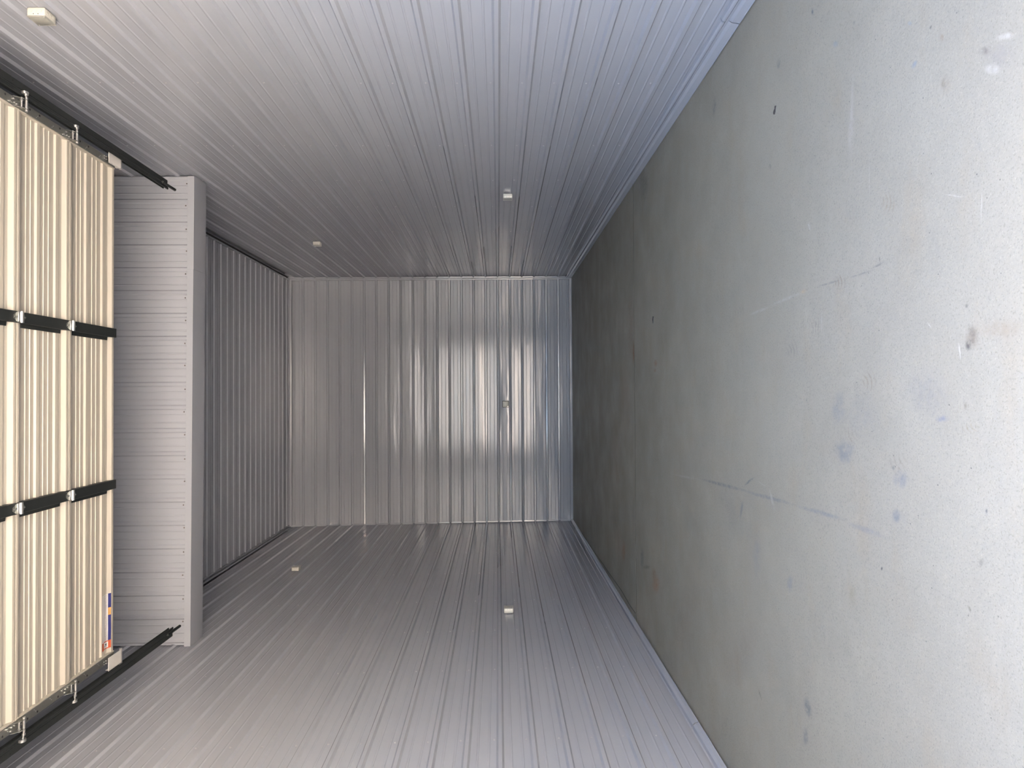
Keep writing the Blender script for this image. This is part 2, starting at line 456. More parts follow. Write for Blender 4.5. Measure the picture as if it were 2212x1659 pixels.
# ------------------------------------------------------------------ floor, ground, roof
bm = bmesh.new()
J = 7.06
for (ya, yb) in ((YF-0.25, J-0.008), (J+0.008, YB+0.08)):
    prof_y = sorted([ya + (yb-ya)*i/12 for i in range(13)] + [q for q in (2.62, 3.62) if ya < q < yb])
    top = [[bm.verts.new((x, y, FZ(y))) for x in (-2.75, -1, 1, 2.4)] for y in prof_y]
    for a, b in zip(top, top[1:]):
        for i in range(3): bm.faces.new((a[i], a[i+1], b[i+1], b[i]))
    lo = [[bm.verts.new((x, y, FZ(y)-0.12)) for x in (-2.75, 2.4)] for y in (ya, yb)]
    bm.faces.new((lo[0][0], lo[0][1], lo[1][1], lo[1][0]))
    bm.faces.new([top[0][i] for i in range(4)] + [lo[0][1], lo[0][0]])
    bm.faces.new([top[-1][i] for i in range(4)] + [lo[1][1], lo[1][0]])
    for s, c in ((0, 0), (3, 1)):
        bm.faces.new([r[s] for r in top] + [lo[1][c], lo[0][c]])
floor = obj('floor', bm, SLABS[0])
for m in SLABS[1:]: floor.data.materials.append(m)
for f in floor.data.polygons:
    f.material_index = 0 if f.center.y < 2.62 else 1 if f.center.y < 3.62 else 2
tag(floor, 'grey concrete slab with a saw cut joint, rust stains and pale scuffs', 'floor', kind='structure')

bm = bmesh.new()
rj = [(-2.75+5.15*i/60) for i in range(61)]
w0 = [(J-.0085, J+.0085-.003*(0.5+0.5*noise.noise(Vector((x*6, 1, 1))))) for x in rj]
g0 = [[bm.verts.new((x, y, FZ(y)-.0008)) for y in w] for x, w in zip(rj, w0)]
for a, c in zip(g0, g0[1:]): bm.faces.new((a[0], a[1], c[1], c[0]))
obj('joint_filler', bm, plain('joint_dirt', (0.040, 0.028, 0.020), 0.9, 0, 0.2, 0.5, 3), floor)

bm = bmesh.new()
box(bm, -30, 30, -40, YF-0.252, -0.30, FZ(YF)-0.012)
tag(obj('ground', bm, APRON), 'pale concrete apron outside the roller opening', 'ground', kind='structure')

bm = bmesh.new()
box(bm, -14, 14, YF-0.02, YB+0.6, 5.52, 5.70)
tag(obj('roof', bm, VOID), 'roof over the row of units', 'roof', kind='structure')

# ------------------------------------------------------------------ side walls
LAP = 7.17
def f_right(u, v, h): return Vector((XR(v)-h, u, v))
def f_left(u, v, h): return Vector((XL(v)+h, u, v))

bm = bmesh.new()
sheet(bm, f_right, YF, LAP, 60, 0.0, H-0.006, Z0, 0.0007, 1.3, 0.0022, tilt=0.02, stop=5.2)
sheet(bm, f_right, LAP-0.05, YB, 60, 0.0, H-0.006, Z0, 0.0014, 4.1, 0.0, tilt=0.03, stop=5.2)
backing(bm, [(XR(0), YF, -.2), (XR(0), YB+.1, -.2), (XR(0), YB+.1, 5.52), (XR(0), YF, 5.52)], (0.09, 0, 0))
wall_right = obj('wall_right', bm, LINER, smooth=14)
tag(wall_right, 'grey ribbed steel liner wall on the upper side of the photo', 'wall', kind='structure')

def edge_wave(u, v):        # the lowest strip of the left wall bows off its base angle
    return 0.012*max(0, 1-(v-0.09)/0.16)*(0.4+0.6*math.sin(u*1.9+0.6)) if v < 0.25 and u < 8.5 else 0.0
bm = bmesh.new()
def f_left_low(u, v, h):
    if v < 0.1: v = v + 0.006*noise.noise(Vector((u*1.6, 3, 1)))
    return f_left(u, v, h)
sheet(bm, f_left_low, YF, LAP, 60, 0.055, H-0.012, Z0, 0.0007, 7.7, 0.0022+0.006, extra=edge_wave, tilt=0.02, stop=5.2)
sheet(bm, f_left_low, LAP-0.05, YB, 60, 0.055, H-0.012, Z0, 0.0014, 2.9, 0.006, extra=edge_wave, tilt=0.03, stop=5.2)
backing(bm, [(XL(0), YF, -.2), (XL(0), YB+.1, -.2), (XL(5.5)+.0, YB+.1, 5.52), (XL(5.5), YF, 5.52)], (-0.09, 0, 0))
wall_left = obj('wall_left', bm, LINER, smooth=14)
tag(wall_left, 'grey ribbed steel liner wall on the lower side of the photo', 'wall', kind='structure')

# ------------------------------------------------------------------ back wall
def f_back(u, v, h): return Vector((u, YB-h, v))
def dents(u, v):
    d = 0
    dx, dz = u+0.207, v-1.264
    d += -0.010*math.exp(-(dx*dx*6+dz*dz*160))*(1 if abs(dz) < .12 else .6)
    d += 0.004*math.exp(-((abs(dx)-.22)**2*40+dz*dz*300))
    return d
bm = bmesh.new()
sheet(bm, f_back, XL(2.6)-.06, XR(0)+.01, 90, 0.0, H, Z0, 0.0022, 11.5, 0.0, extra=dents, tilt=0.08, stop=5.2)
backing(bm, [(-2.75, YB, -.2), (2.4, YB, -.2), (2.4, YB, 5.52), (-2.75, YB, 5.52)], (0, 0.09, 0))
wall_back = obj('wall_back', bm, LINER, smooth=14)
tag(wall_back, 'grey ribbed steel liner wall closing the far end', 'wall', kind='structure')

# ------------------------------------------------------------------ ceiling
def f_ceil(u, v, h): return Vector((u, v, H-h))
bm = bmesh.new()
sheet(bm, f_ceil, XL(H)+0.012, XR(H)-0.048, 40, YF, YB, YC0, 0.0016, 21.5, 0.0)
backing(bm, [(-2.75, YF, H), (2.4, YF, H), (2.4, YB+.1, H), (-2.75, YB+.1, H)], (0, 0, 0.10))
ceiling = obj('ceiling', bm, LINER, smooth=14)
tag(ceiling, 'dark looking ribbed steel ceiling beyond the dropped bulkhead', 'ceiling', kind='structure')

# ------------------------------------------------------------------ front wall round the opening, added bounce block, row across the lane
bm = bmesh.new()
box(bm, -14, DX0+.03, YF-0.14, YF-0.01, -0.3, 5.52)
box(bm, DX1-.03, 14, YF-0.14, YF-0.01, -0.3, 5.52)
box(bm, DX0+.03, DX1-.03, YF-0.14, YF-0.01, OPEN_H, 5.52)
tag(obj('wall_front', bm, LINER), 'steel front wall with the door opening', 'wall', kind='structure')

bm = bmesh.new()
box(bm, -30, 30, -19.0, -18.0, -0.3, 4.9)
FACADE = painted('facade_paint', (0.17, 0.175, 0.18), 0.5)
tag(obj('wall_opposite', bm, FACADE), 'sunlit front of the row across the lane', 'wall', kind='structure')

bm = bmesh.new()
box(bm, 6.5, 16.0, -17.9, -3.0, -0.3, 4.2)  # unseen block, added to cut the sky and warm the left wall
tag(obj('wall_bounce', bm, painted('bounce_paint', (0.66, 0.61, 0.52), 0.5)), 'unseen block added outside to cut the sky and bounce warm light', 'wall', kind='structure')

# ------------------------------------------------------------------ dropped bulkhead across the unit
HB = 4.43
def hy(x): return 6.78 + (x+0.13)*0.0165          # face of the bulkhead, very slightly askew
bm = bmesh.new()
def f_head(u, v, h): return Vector((v, hy(v)-h, u))
sheet(bm, f_head, HB+0.055, H-.002, 6, XL(4.8)+0.022, XR(4.8)-0.012, 0.13-0.0229, 0.0006, 31.5, 0.0, hm=0.011)
def quad(bm, *p): bm.faces.new([bm.verts.new(Vector(q)) for q in p])
xl, xr = XL(4.4)+0.004, XR(4.4)-0.004
quad(bm, (xl, hy(xl)+.24, HB+.002), (xr, hy(xr)+.24, HB+.002), (xr, hy(xr)+.24, H-.002), (xl, hy(xl)+.24, H-.002))
quad(bm, (xl, hy(xl)+.004, HB+.003), (xr, hy(xr)+.004, HB+.003), (xr, hy(xr)+.24, HB+.003), (xl, hy(xl)+.24, HB+.003))
header = obj('wall_header', bm, LINER, smooth=14)
tag(header, 'pale ribbed bulkhead dropped from the ceiling beyond the open door', 'wall', kind='structure')

# trim folded round the bulkhead's lower edge, in two lengths that lap
bm = bmesh.new()
def hprof(x, lift=0.0):
    y = hy(x)
    return [(y-.010-lift, HB+.062), (y-.014-lift, HB+.060), (y-.014-lift, HB-.002-lift), (y+.236, HB-.006-lift), (y+.262, HB-.002-lift), (y+.262, HB+.003), (y+.010, HB+.004), (y-.008, HB+.010), (y-.008, HB+.062)]
def htrim(bm, xa, xb, lift, n=8):
    rings = []
    for i in range(n+1):
        x = xa+(xb-xa)*i/n
        rings.append([bm.verts.new((x, p[0], p[1]+0.0015*noise.noise(Vector((x*2, 0, 5))))) for p in hprof(x, lift)])
    for a, b in zip(rings, rings[1:]):
        for i in range(len(a)):
            j = (i+1) % len(a)
            bm.faces.new((a[i], a[j], b[j], b[i]))
    bm.faces.new(rings[0]); bm.faces.new(rings[-1])
htrim(bm, XL(4.4)+.006, 1.30, 0.0)
htrim(bm, 1.25, XR(4.4)-.016, 0.0035)
tag(obj('trim_1', bm, LINER, smooth=25), 'folded pale trim under the bulkhead with a lapped seam', 'trim', kind='structure')

# ------------------------------------------------------------------ corner and base trims
def strip(name, label, pieces, mat=LINER, smooth=20):
    bm = bmesh.new()
    for p in pieces: p(bm)
    return tag(obj(name, bm, mat, smooth=smooth), label, 'trim', kind='structure')

# right rear corner: hat shaped cover strip standing on the back wall
def p_rc(bm):
    for za, zb in ((0.0, H-.01),):
        prof = [(-.066, 0), (-.062, .020), (-.046, .022), (-.040, .012), (-.030, .012), (-.024, .026), (-.004, .030), (0, .0)]
        rings = [[bm.verts.new((XR(z)-.002+a, YB-b, z)) for a, b in prof] for z in (za, zb)]
        for i in range(len(prof)-1):
            bm.faces.new((rings[0][i], rings[0][i+1], rings[1][i+1], rings[1][i]))
strip('trim_2', 'light two step cover strip in the far upper corner of the photo', [p_rc])
def p_lc(bm):
    prof = [(.034, 0), (.032, .008), (.014, .012), (.004, .030), (0, .034)]
    rings = [[bm.verts.new((XL(z)+a, YB-b, z)) for a, b in prof] for z in (0.0, H-.01)]
    for i in range(len(prof)-1):
        bm.faces.new((rings[0][i], rings[0][i+1], rings[1][i+1], rings[1][i]))
strip('trim_3', 'narrow angle in the far lower corner of the photo', [p_lc])
def p_cb(bm):     # ceiling against back wall
    prof = [(0, .060), (.020, .058), (.024, .040), (.010, .034), (.012, .016), (.030, .010), (.040, .0)]
    xa, xb = XL(H)+.01, XR(H)-.01
    rings = [[bm.verts.new((x, YB-a, H-b)) for a, b in prof] for x in (xa, xb)]
    for i in range(len(prof)-1):
        bm.faces.new((rings[0][i], rings[0][i+1], rings[1][i+1], rings[1][i]))
strip('trim_4', 'pale moulding where the ceiling meets the far wall', [p_cb])
def p_cr(bm):     # pocket along the ceiling, right side: two lips with a dark slot between
    sweep_y(bm, [(XR(H)-.064, H-.002), (XR(H)-.064, H-.020), (XR(H)-.040, H-.023), (XR(H)-.035, H-.020), (XR(H)-.035, H+.02), (XR(H)-.040, H+.02)], 7.03, YB-.03, 8)
    sweep_y(bm, [(XR(H)-.005, H-.010), (XR(H)-.006, H-.024), (XR(H)-.001, H-.026), (XR(H)-.001, H-.010)], 7.03, YB-.03, 8)
t5 = strip('trim_5', 'pair of thin lips with a black slot along the ceiling edge', [p_cr])
bm = bmesh.new()
sweep_y(bm, [(XR(H)-.036, H+.012), (XR(H)-.036, H-.004), (XR(H)-.034, H-.004), (XR(H)-.034, H+.010), (XR(H)-.003, H+.010), (XR(H)-.003, H-.008), (XR(H)-.001, H-.008), (XR(H)-.001, H+.012)], 7.03, YB-.03, 4)
obj('slot_shade', bm, VOID, t5)  # black strip that paints the shade inside the slot
def p_cl(bm):
    sweep_y(bm, [(XL(H)+.045, H-.004), (XL(H)+.045, H-.016), (XL(H)+.022, H-.020), (XL(H)+.020, H-.004)], 7.03, YB-.03, 8)
    sweep_y(bm, [(XL(H)+.008, H-.012), (XL(H)+.010, H-.046), (XL(H)+.001, H-.060), (XL(H)-.004, H-.012)], 7.03, YB-.03, 8)
strip('trim_6', 'thin folded angle along the other ceiling edge', [p_cl])

def base(bm, X, sgn, prof, ya, yb, n=40, wob=0.0015, seed=0):
    rings = []
    for i in range(n+1):
        y = ya+(yb-ya)*i/n
        w = wob*noise.noise(Vector((y*1.3, seed, 2)))
        rings.append([bm.verts.new((X(b)+sgn*(a+w), y, FZ(y)+b+.004+abs(w))) for a, b in prof])
    for r0, r1 in zip(rings, rings[1:]):
        for i in range(len(prof)-1):
            bm.faces.new((r0[i], r0[i+1], r1[i+1], r1[i]))
# right base: rounded bead then a flat skirt, in lengths
bm = bmesh.new()
rp = [(.004, .112), (.022, .108), (.030, .098), (.030, .088), (.020, .078), (.018, .066), (.026, .058), (.034, .046), (.038, .016), (.040, .005), (.044, .002), (.030, .001), (.010, .001)]
for ya, yb in ((YF, 3.94), (3.944, 7.02), (7.024, 9.9), (9.904, YB)):
    base(bm, XR, -1, rp, ya, yb, 20, 0.003, ya)
tag(obj('baseboard_right', bm, LINER, smooth=25), 'pale blue looking base flashing along the wall at the top of the photo', 'baseboard', kind='structure')
bm = bmesh.new()
lp = [(-.004, .115), (-.003, .060), (.002, .050), (.026, .046), (.040, .030), (.044, .012), (.050, .006), (.030, .002), (.010, .002)]
for ya, yb in ((YF, 4.87), (4.876, 7.9), (7.904, YB)):
    base(bm, XL, 1, lp, ya, yb, 30, 0.004, ya+5)
tag(obj('baseboard_left', bm, LINER, smooth=25), 'bowed base flashing under the loose lower edge of the wall panels', 'baseboard', kind='structure')
bm = bmesh.new()
box(bm, XL(0)+.01, XR(0)-.01, YB-.024, YB-.001, -.002, .020)
tag(obj('baseboard_back', bm, LINER), 'thin base strip under the far wall', 'baseboard', kind='structure')

# ------------------------------------------------------------------ panel screws: hex washer head
def screw_mesh(mat=None):
    bm = bmesh.new()
    bmesh.ops.create_cone(bm, cap_ends=True, segments=14, radius1=.0072, radius2=.0064, depth=.0020, matrix=Matrix.Translation((0, 0, .00125)))
    bmesh.ops.create_cone(bm, cap_ends=True, segments=6, radius1=.0042, radius2=.0036, depth=.0045, matrix=Matrix.Translation((0, 0, .0042)))
    me = bpy.data.meshes.new('screw'); bm.to_mesh(me); bm.free(); me.materials.append(mat or SCREWM)
    return me
SCREW, SCREW_DARK = screw_mesh(), screw_mesh(HEADSCREW)
CAMP = Vector((0, 0, 1.4))
def screws(parent, pts, normal, most=100, mesh=None):
    q = Vector(normal).to_track_quat('Z', 'Y')
    pts = sorted(pts, key=lambda p: (Vector(p)-CAMP).length)
    for p in pts[:most]:
        o = link('screw', mesh or SCREW, parent); o.location = p
        o.rotation_mode = 'QUATERNION'; o.rotation_quaternion = q
    if pts[most:]:
        bm = bmesh.new()
        m = q.to_matrix().to_4x4()
        for p in pts[most:]:
            bmesh.ops.create_cone(bm, cap_ends=True, segments=8, radius1=.0072, radius2=.004, depth=.006, matrix=Matrix.Translation(Vector(p)+Vector(normal)*.0035) @ m)
        me = bpy.data.meshes.new('far_screws'); bm.to_mesh(me); bm.free(); me.materials.append(SCREWM)
        o = link('far_screws', me, parent); o['kind'] = 'stuff'
ROWS = (4.79, 6.0, 6.98, 7.97, 9.20, 10.38, 11.60)
def inview(p):
    d = Vector(p)-CAMP; w = d.dot(fw)
    return w > 0.2 and abs(d.dot(rt)/w) < 0.575 and abs(d.dot(up)/w) < 0.765
jit = lambda: random.uniform(-.006, .006)
screws(wall_right, [p for y in ROWS for k in range(0, 22) for z in [Z0+PITCH*k+.048] for p in [(XR(z)-.0035, y+jit(), z+jit())] if inview(p)], (-1, 0, 0))
screws(wall_left, [p for y in ROWS for k in range(0, 22) for z in [Z0+PITCH*k+.048] for p in [(XL(z)+.0095, y-.02+jit(), z+jit())] if inview(p)], (1, 0, 0))
screws(wall_back, [(x+jit(), YB-.003, Z0+PITCH*k+.036+jit()) for x in (.929, -.266, -1.459) for k in range(-1, 22)], (0, -1, 0))
screws(header, [(0.13-.0229+PITCH*k-.048+jit(), hy(0.107+PITCH*k)-.003, HB+.078+jit()) for k in range(-10, 10)], (0, -1, 0), mesh=SCREW_DARK)
screws(ceiling, [(x+jit(), YC0+PITCH*k+.04+jit(), H-.003) for x in (.93, -.27, -1.46) for k in range(-8, 16)], (0, 0, -1))

# ------------------------------------------------------------------ junction boxes
def junction_box(loc, rz, label, flip=1):
    """4 inch square box; local +Y points into the room"""
    root = empty('junction_box', loc)
    root.rotation_euler = (0, 0, rz)
    tag(root, label, 'electrical box', 'steel junction boxes on the walls')
    bm = bmesh.new()
    box(bm, -.051, .051, .002, .052, -.051, .051, .009, 3)
    b = obj('box', bm, BOXM, root, smooth=40)
    for x in (-.027, 0, .027):      # knockouts on the four sides
        for s in (-1, 1):
            bm = bmesh.new()
            cyl(bm, (s*.0505, .022, x), (s*.0525, .022, x), .0105, 18)
            cyl(bm, (s*.052, .022, x), (s*.0532, .022, x), .0065, 16)
            obj('knockout', bm, BOXM, b, smooth=40)
            bm = bmesh.new()
            cyl(bm, (x, .022, s*.0505), (x, .022, s*.0525), .0105, 18)
            obj('knockout', bm, BOXM, b, smooth=40)
    for s in (-1, 1):
        for x in (-.014, .012):
            bm = bmesh.new()
            cyl(bm, (s*.0508, .042, x), (s*.0512, .042, x), .0026, 10)
            obj('screw_hole', bm, VOID, b)
    bm = bmesh.new()
    box(bm, -.053, .053, .052, .0555, -.053, .053, .0012, 1)
    # raised centre
    box(bm, -.046, .046, .0550, .0575, -.046, .046, .0022, 2)
    obj('cover', bm, COVERM, root, smooth=30)
    for sx, sz in ((-1, 1), (1, -1)):
        bm = bmesh.new()
        cyl(bm, (sx*.042*flip, .0565, sz*.042), (sx*.042*flip, .0605, sz*.042), .0048, 12)
        obj('cover_screw', bm, GALV, root, smooth=40)
    return root
R90 = math.pi/2
junction_box((XR(4.03)-.002, 3.905, 4.004), R90, 'pale junction box high on the wall beside the open door, in the photo corner', -1)
junction_box((XR(4.0)-.002, 9.82, 4.005), R90, 'tiny pale junction box high on the upper wall, far back near the ceiling', -1)
junction_box((XR(1.28)-.002, 7.50, 1.281), R90, 'white junction box at waist height on the upper wall of the photo', -1)
junction_box((XL(4.24)+.008, 9.56, 4.238), -R90, 'tiny pale junction box on the lower wall of the photo, near the ceiling')
junction_box((XL(1.3)+.008, 7.54, 1.297), -R90, 'white junction box at waist height on the lower wall of the photo')
jb = junction_box((-0.207, YB-.004, 1.262), math.pi, 'grey square box cover among dents in the middle of the far wall')
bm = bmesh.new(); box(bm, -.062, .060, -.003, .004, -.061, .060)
obj('cutout_shadow', bm, VOID, jb)  # black plate standing in for the shadow round this box

# ------------------------------------------------------------------ overhead door, raised flat under the roof
def door_z(y): return 4.335 + (y-5.19)*0.030          # skin of the door
def sec_profile(s):
    """how far the inner skin stands out at s = 0..1 across one section"""
    key = [(0, .022), (.012, .024), (.05, .023), (.085, .009), (.10, .004), (.16, .0), (.185, .011), (.24, .011), (.262, .001), (.345, .001), (.352, .005), (.362, .005), (.37, .001),
           (.44, .001), (.447, .005), (.457, .005), (.465, .001), (.53, .0), (.555, .011), (.61, .011), (.632, .001), (.69, .001), (.697, .005), (.707, .005), (.715, .001), (.775, .001), (.782, .005), (.792, .005), (.80, .001),
           (.86, .003), (.90, .008), (.925, .017), (.95, .023), (.988, .024), (1, .022)]
    for (a, ha), (b, hb) in zip(key, key[1:]):
        if s <= b: return ha+(hb-ha)*(s-a)/(b-a) if b > a else ha
    return key[-1][1]
SKEY = [0, .012, .03, .05, .065, .085, .10, .13, .16, .185, .24, .262, .30, .345, .352, .362, .37, .40, .44, .447, .457, .465, .50, .53, .555, .61, .632, .66, .69, .697, .707, .715, .745, .775, .782, .792, .80, .83, .86, .88, .90, .925, .95, .97, .988, 1]
JO = [5.190, 4.622, 4.105, 3.585, 3.065, 2.545, 2.02]     # section joints
door = empty('door_1', ((DX0+DX1)/2, 5.19, door_z(5.19)))
tag(door, 'cream ribbed steel sectional door raised flat overhead, its black stiles facing down', 'garage door', kind='structure')
DM = Matrix.Translation(door.location).inverted()
def dobj(name, bm, mat, parent=None, smooth=None):
    o = obj(name, bm, mat, parent or door, smooth)
    if parent is None or parent is door:
        o.matrix_parent_inverse = DM
    return o
STILES = (0.4725, -0.6705)
for i, (ya, yb) in enumerate(zip(JO, JO[1:])):
    bm = bmesh.new()
    yb2 = yb+0.003
    lo = [[], []]
    rings = []
    for x in (DX0, DX0+1.2, DX1-1.2, DX1):
        ring = []
        for s in SKEY:
            y = ya+(yb2-ya)*s
            ring.append(bm.verts.new((x, y, door_z(y)-sec_profile(s))))
        ring.append(bm.verts.new((x, yb2, door_z(yb2)+.014)))
        ring.append(bm.verts.new((x, ya, door_z(ya)+.014)))
        rings.append(ring)
    for a, b in zip(rings, rings[1:]):
        n = len(a)
        for k in range(n):
            bm.faces.new((a[k], a[(k+1) % n], b[(k+1) % n], b[k]))
    bm.faces.new(rings[0]); bm.faces.new(rings[-1])
    for X, s in ((DX1, 1), (DX0, -1)):      # turned-down end lip
        xa, xb = sorted((X-s*.003, X-s*.010))
        g = [[bm.verts.new((x, y, door_z(y)-d)) for x, d in ((xa, .004), (xa, .0275), (xb, .0275), (xb, .004))] for y in (ya, yb2)]
        for k in range(4): bm.faces.new((g[0][k], g[0][(k+1) % 4], g[1][(k+1) % 4], g[1][k]))
        bm.faces.new(g[0]); bm.faces.new(g[1])
    sec = dobj('door_section', bm, DOOR, smooth=24)
    # end stiles
    for X, s in ((DX1, 1), (DX0, -1)):
        bm = bmesh.new()
        z = lambda y, d: door_z(y)-d
        prof = [(-.003, -.004), (-.003, .027), (.001, .030), (.048, .030), (.052, .027), (.052, -.004)]
        rings = [[bm.verts.new((X+s*a, y, z(y, b))) for a, b in prof] for y in (ya-.003, yb+.006)]
        for k in range(len(prof)):
            j = (k+1) % len(prof)
            bm.faces.new((rings[0][k], rings[0][j], rings[1][j], rings[1][k]))
        bm.faces.new(rings[0]); bm.faces.new(rings[1])
        es = dobj('end_stile', bm, DARKGALV, sec, 30)
        es.matrix_parent_inverse = Matrix.Identity(4)
        bm = bmesh.new()
        for f in (.22, .62, .80):
            y = ya+(yb-ya)*f
            c0 = Vector((X+s*.034, y, z(y, .0295)))
            cyl(bm, c0, c0+Vector((0, 0, -.0012)), .0065, 12)
        if i < 4: dobj('stile_hole', bm, VOID, es)
        else: bm.free()
        bm = bmesh.new()
        for f in (.14, .40, .70, .9):
            for dx in (.010, .022):
                y = ya+(yb-ya)*f+dx
                c0 = Vector((X+s*dx, y, z(y, .0295)))
                cyl(bm, c0, c0+Vector((0, 0, -.002)), .0028, 8)
        if i < 4: dobj('rivet', bm, GALV, es)
        else: bm.free()
    # two black centre stiles
    for sx in STILES:
        bm = bmesh.new()
        y0, y1 = ya-.004+(.012 if i == 0 else 0), yb+.008
        prof = [(-.034, .0), (-.034, .035), (-.031, .038), (.031, .038), (.034, .035), (.034, .0)]
        rings = [[bm.verts.new((sx+a, y, door_z(y)-b)) for a, b in prof] for y in (y0, y1)]
        for k in range(len(prof)):
            j = (k+1) % len(prof)
            bm.faces.new((rings[0][k], rings[0][j], rings[1][j], rings[1][k]))
        bm.faces.new(rings[0]); bm.faces.new(rings[1])
        cs = dobj('center_stile', bm, BLACK, sec, 30)
        bm = bmesh.new()       # foot flange towards the lower side of the photo
        ya2, yb3 = ya-.075, yb+.055
        rings = [[bm.verts.new((sx+a, y, door_z(y)-b)) for a, b in ((-.060, .010), (-.060, .014), (-.033, .016), (-.033, .010))] for y in (ya2, yb3)]
        for k in range(4):
            j = (k+1) % 4
            bm.faces.new((rings[0][k], rings[0][j], rings[1][j], rings[1][k]))
        bm.faces.new(rings[0]); bm.faces.new(rings[1])
        dobj('flange', bm, BLACK, cs)
for o in list(bpy.data.objects):       # sub-parts share the section's space
    if o.parent is not None and o.parent.name.startswith(('door_section', 'end_stile', 'center_stile')):
        o.matrix_parent_inverse = Matrix.Identity(4)

# hinges on the centre stiles at each joint
for j, yj in enumerate(JO[1:5]):
    for sx in STILES:
        z0 = door_z(yj)-.038
        bm = bmesh.new()
        box(bm, sx-.030, sx+.030, yj+.016, yj+.034, z0-.003, z0-.0005)        # narrow leaf far side
        for a, b in ((yj+.034, yj+.052),):
            vs = [bm.verts.new(p) for p in ((sx-.028, a, z0-.003), (sx+.028, a, z0-.003), (sx+.008, b, z0-.003), (sx-.008, b, z0-.003))]
            bm.faces.new(vs)
        vs = [bm.verts.new(p) for p in ((sx-.032, yj-.016, z0-.003), (sx+.032, yj-.016, z0-.003), (sx+.010, yj-.052, z0-.003), (sx-.010, yj-.052, z0-.003))]
        bm.faces.new(vs)
        h = dobj('hinge', bm, DARKGALV)
        bm = bmesh.new()
        cyl(bm, (sx-.034, yj+.008, z0-.012), (sx+.034, yj+.008, z0-.012), .0115, 18)
        box(bm, sx-.032, sx+.032, yj-.018, yj+.004, z0-.012, z0-.001, .003, 1)
        hb = dobj('hinge_barrel', bm, GALV, h, 40); hb.matrix_parent_inverse = Matrix.Identity(4)
        bm = bmesh.new()
        for yy in (yj-.040, yj+.044, yj-.026):
            cyl(bm, (sx, yy, z0-.001), (sx, yy, z0-.009), .0050, 6)
        hc = dobj('hinge_bolt', bm, GALV, h, 40); hc.matrix_parent_inverse = Matrix.Identity(4)

# roller carriers on the end stiles
def roller_set(y, X, s, xt):
    """X door edge, s outward, xt centre of the track; carrier, two pins, stem and wheel"""
    zt = door_z(y)-.030
    bm = bmesh.new()
    box(bm, min(X+s*.006, X+s*.048), max(X+s*.006, X+s*.048), y-.055, y+.030, zt-.003, zt)
    for xa in (X-s*.002, X+s*.054):
        vs = []
        for dx in (-.0015, .0015):
            vs.append([bm.verts.new((xa+dx, yy, zz)) for yy, zz in ((y-.045, zt-.001), (y+.030, zt-.001), (y+.036, zt-.030), (y+.022, zt-.044), (y-.008, zt-.040))])
        bm.faces.new(vs[0]); bm.faces.new(vs[1])
        for k in range(5):
            q = (k+1) % 5
            bm.faces.new((vs[0][k], vs[0][q], vs[1][q], vs[1][k]))
    c = dobj('roller_carrier', bm, DARKGALV)
    zr = zt-.030
    bm = bmesh.new()
    cyl(bm, (X-s*.004, y-.004, zr+.006), (X+s*.062, y-.004, zr+.006), .0055, 12)
    cyl(bm, (X+s*.040, y-.004, zr+.006), (X+s*.047, y-.004, zr+.006), .0085, 6)
    p = dobj('hinge_pin', bm, GALV, c, 40); p.matrix_parent_inverse = Matrix.Identity(4)
    bm = bmesh.new()
    cyl(bm, (X-s*.014, y+.026, zr-.002), (X+s*.074, y+.026, zr-.002), .0080, 14)
    cyl(bm, (X+s*.070, y+.026, zr-.002), (xt-s*.010, y+.026, zr+.004), .0058, 12)
    cyl(bm, (X+s*.082, y+.026, zr-.001), (X+s*.094, y+.026, zr), .0095, 12)
    p = dobj('roller_stem', bm, GALV, c, 40); p.matrix_parent_inverse = Matrix.Identity(4)
    bm = bmesh.new()
    cyl(bm, (xt-s*.010, y+.026, zr+.008), (xt+s*.006, y+.026, zr+.008), .020, 20)
    p = dobj('roller_wheel', bm, GALV, c, 40); p.matrix_parent_inverse = Matrix.Identity(4)
    bm = bmesh.new()
    for dx, dy in ((.016, -.040), (.036, -.046), (.016, -.016), (.012, -.075), (.036, .045)):
        cyl(bm, (X+s*dx, y+dy, zt-.001), (X+s*dx, y+dy, zt-.010), .0052, 6)
    p = dobj('carrier_bolt', bm, GALV, c, 40); p.matrix_parent_inverse = Matrix.Identity(4)
XTR, XTL = 1.832, -2.056
for yj in JO[1:5]:
    roller_set(yj-.004, DX1, 1, XTR)
    roller_set(yj-.004, DX0, -1, XTL)
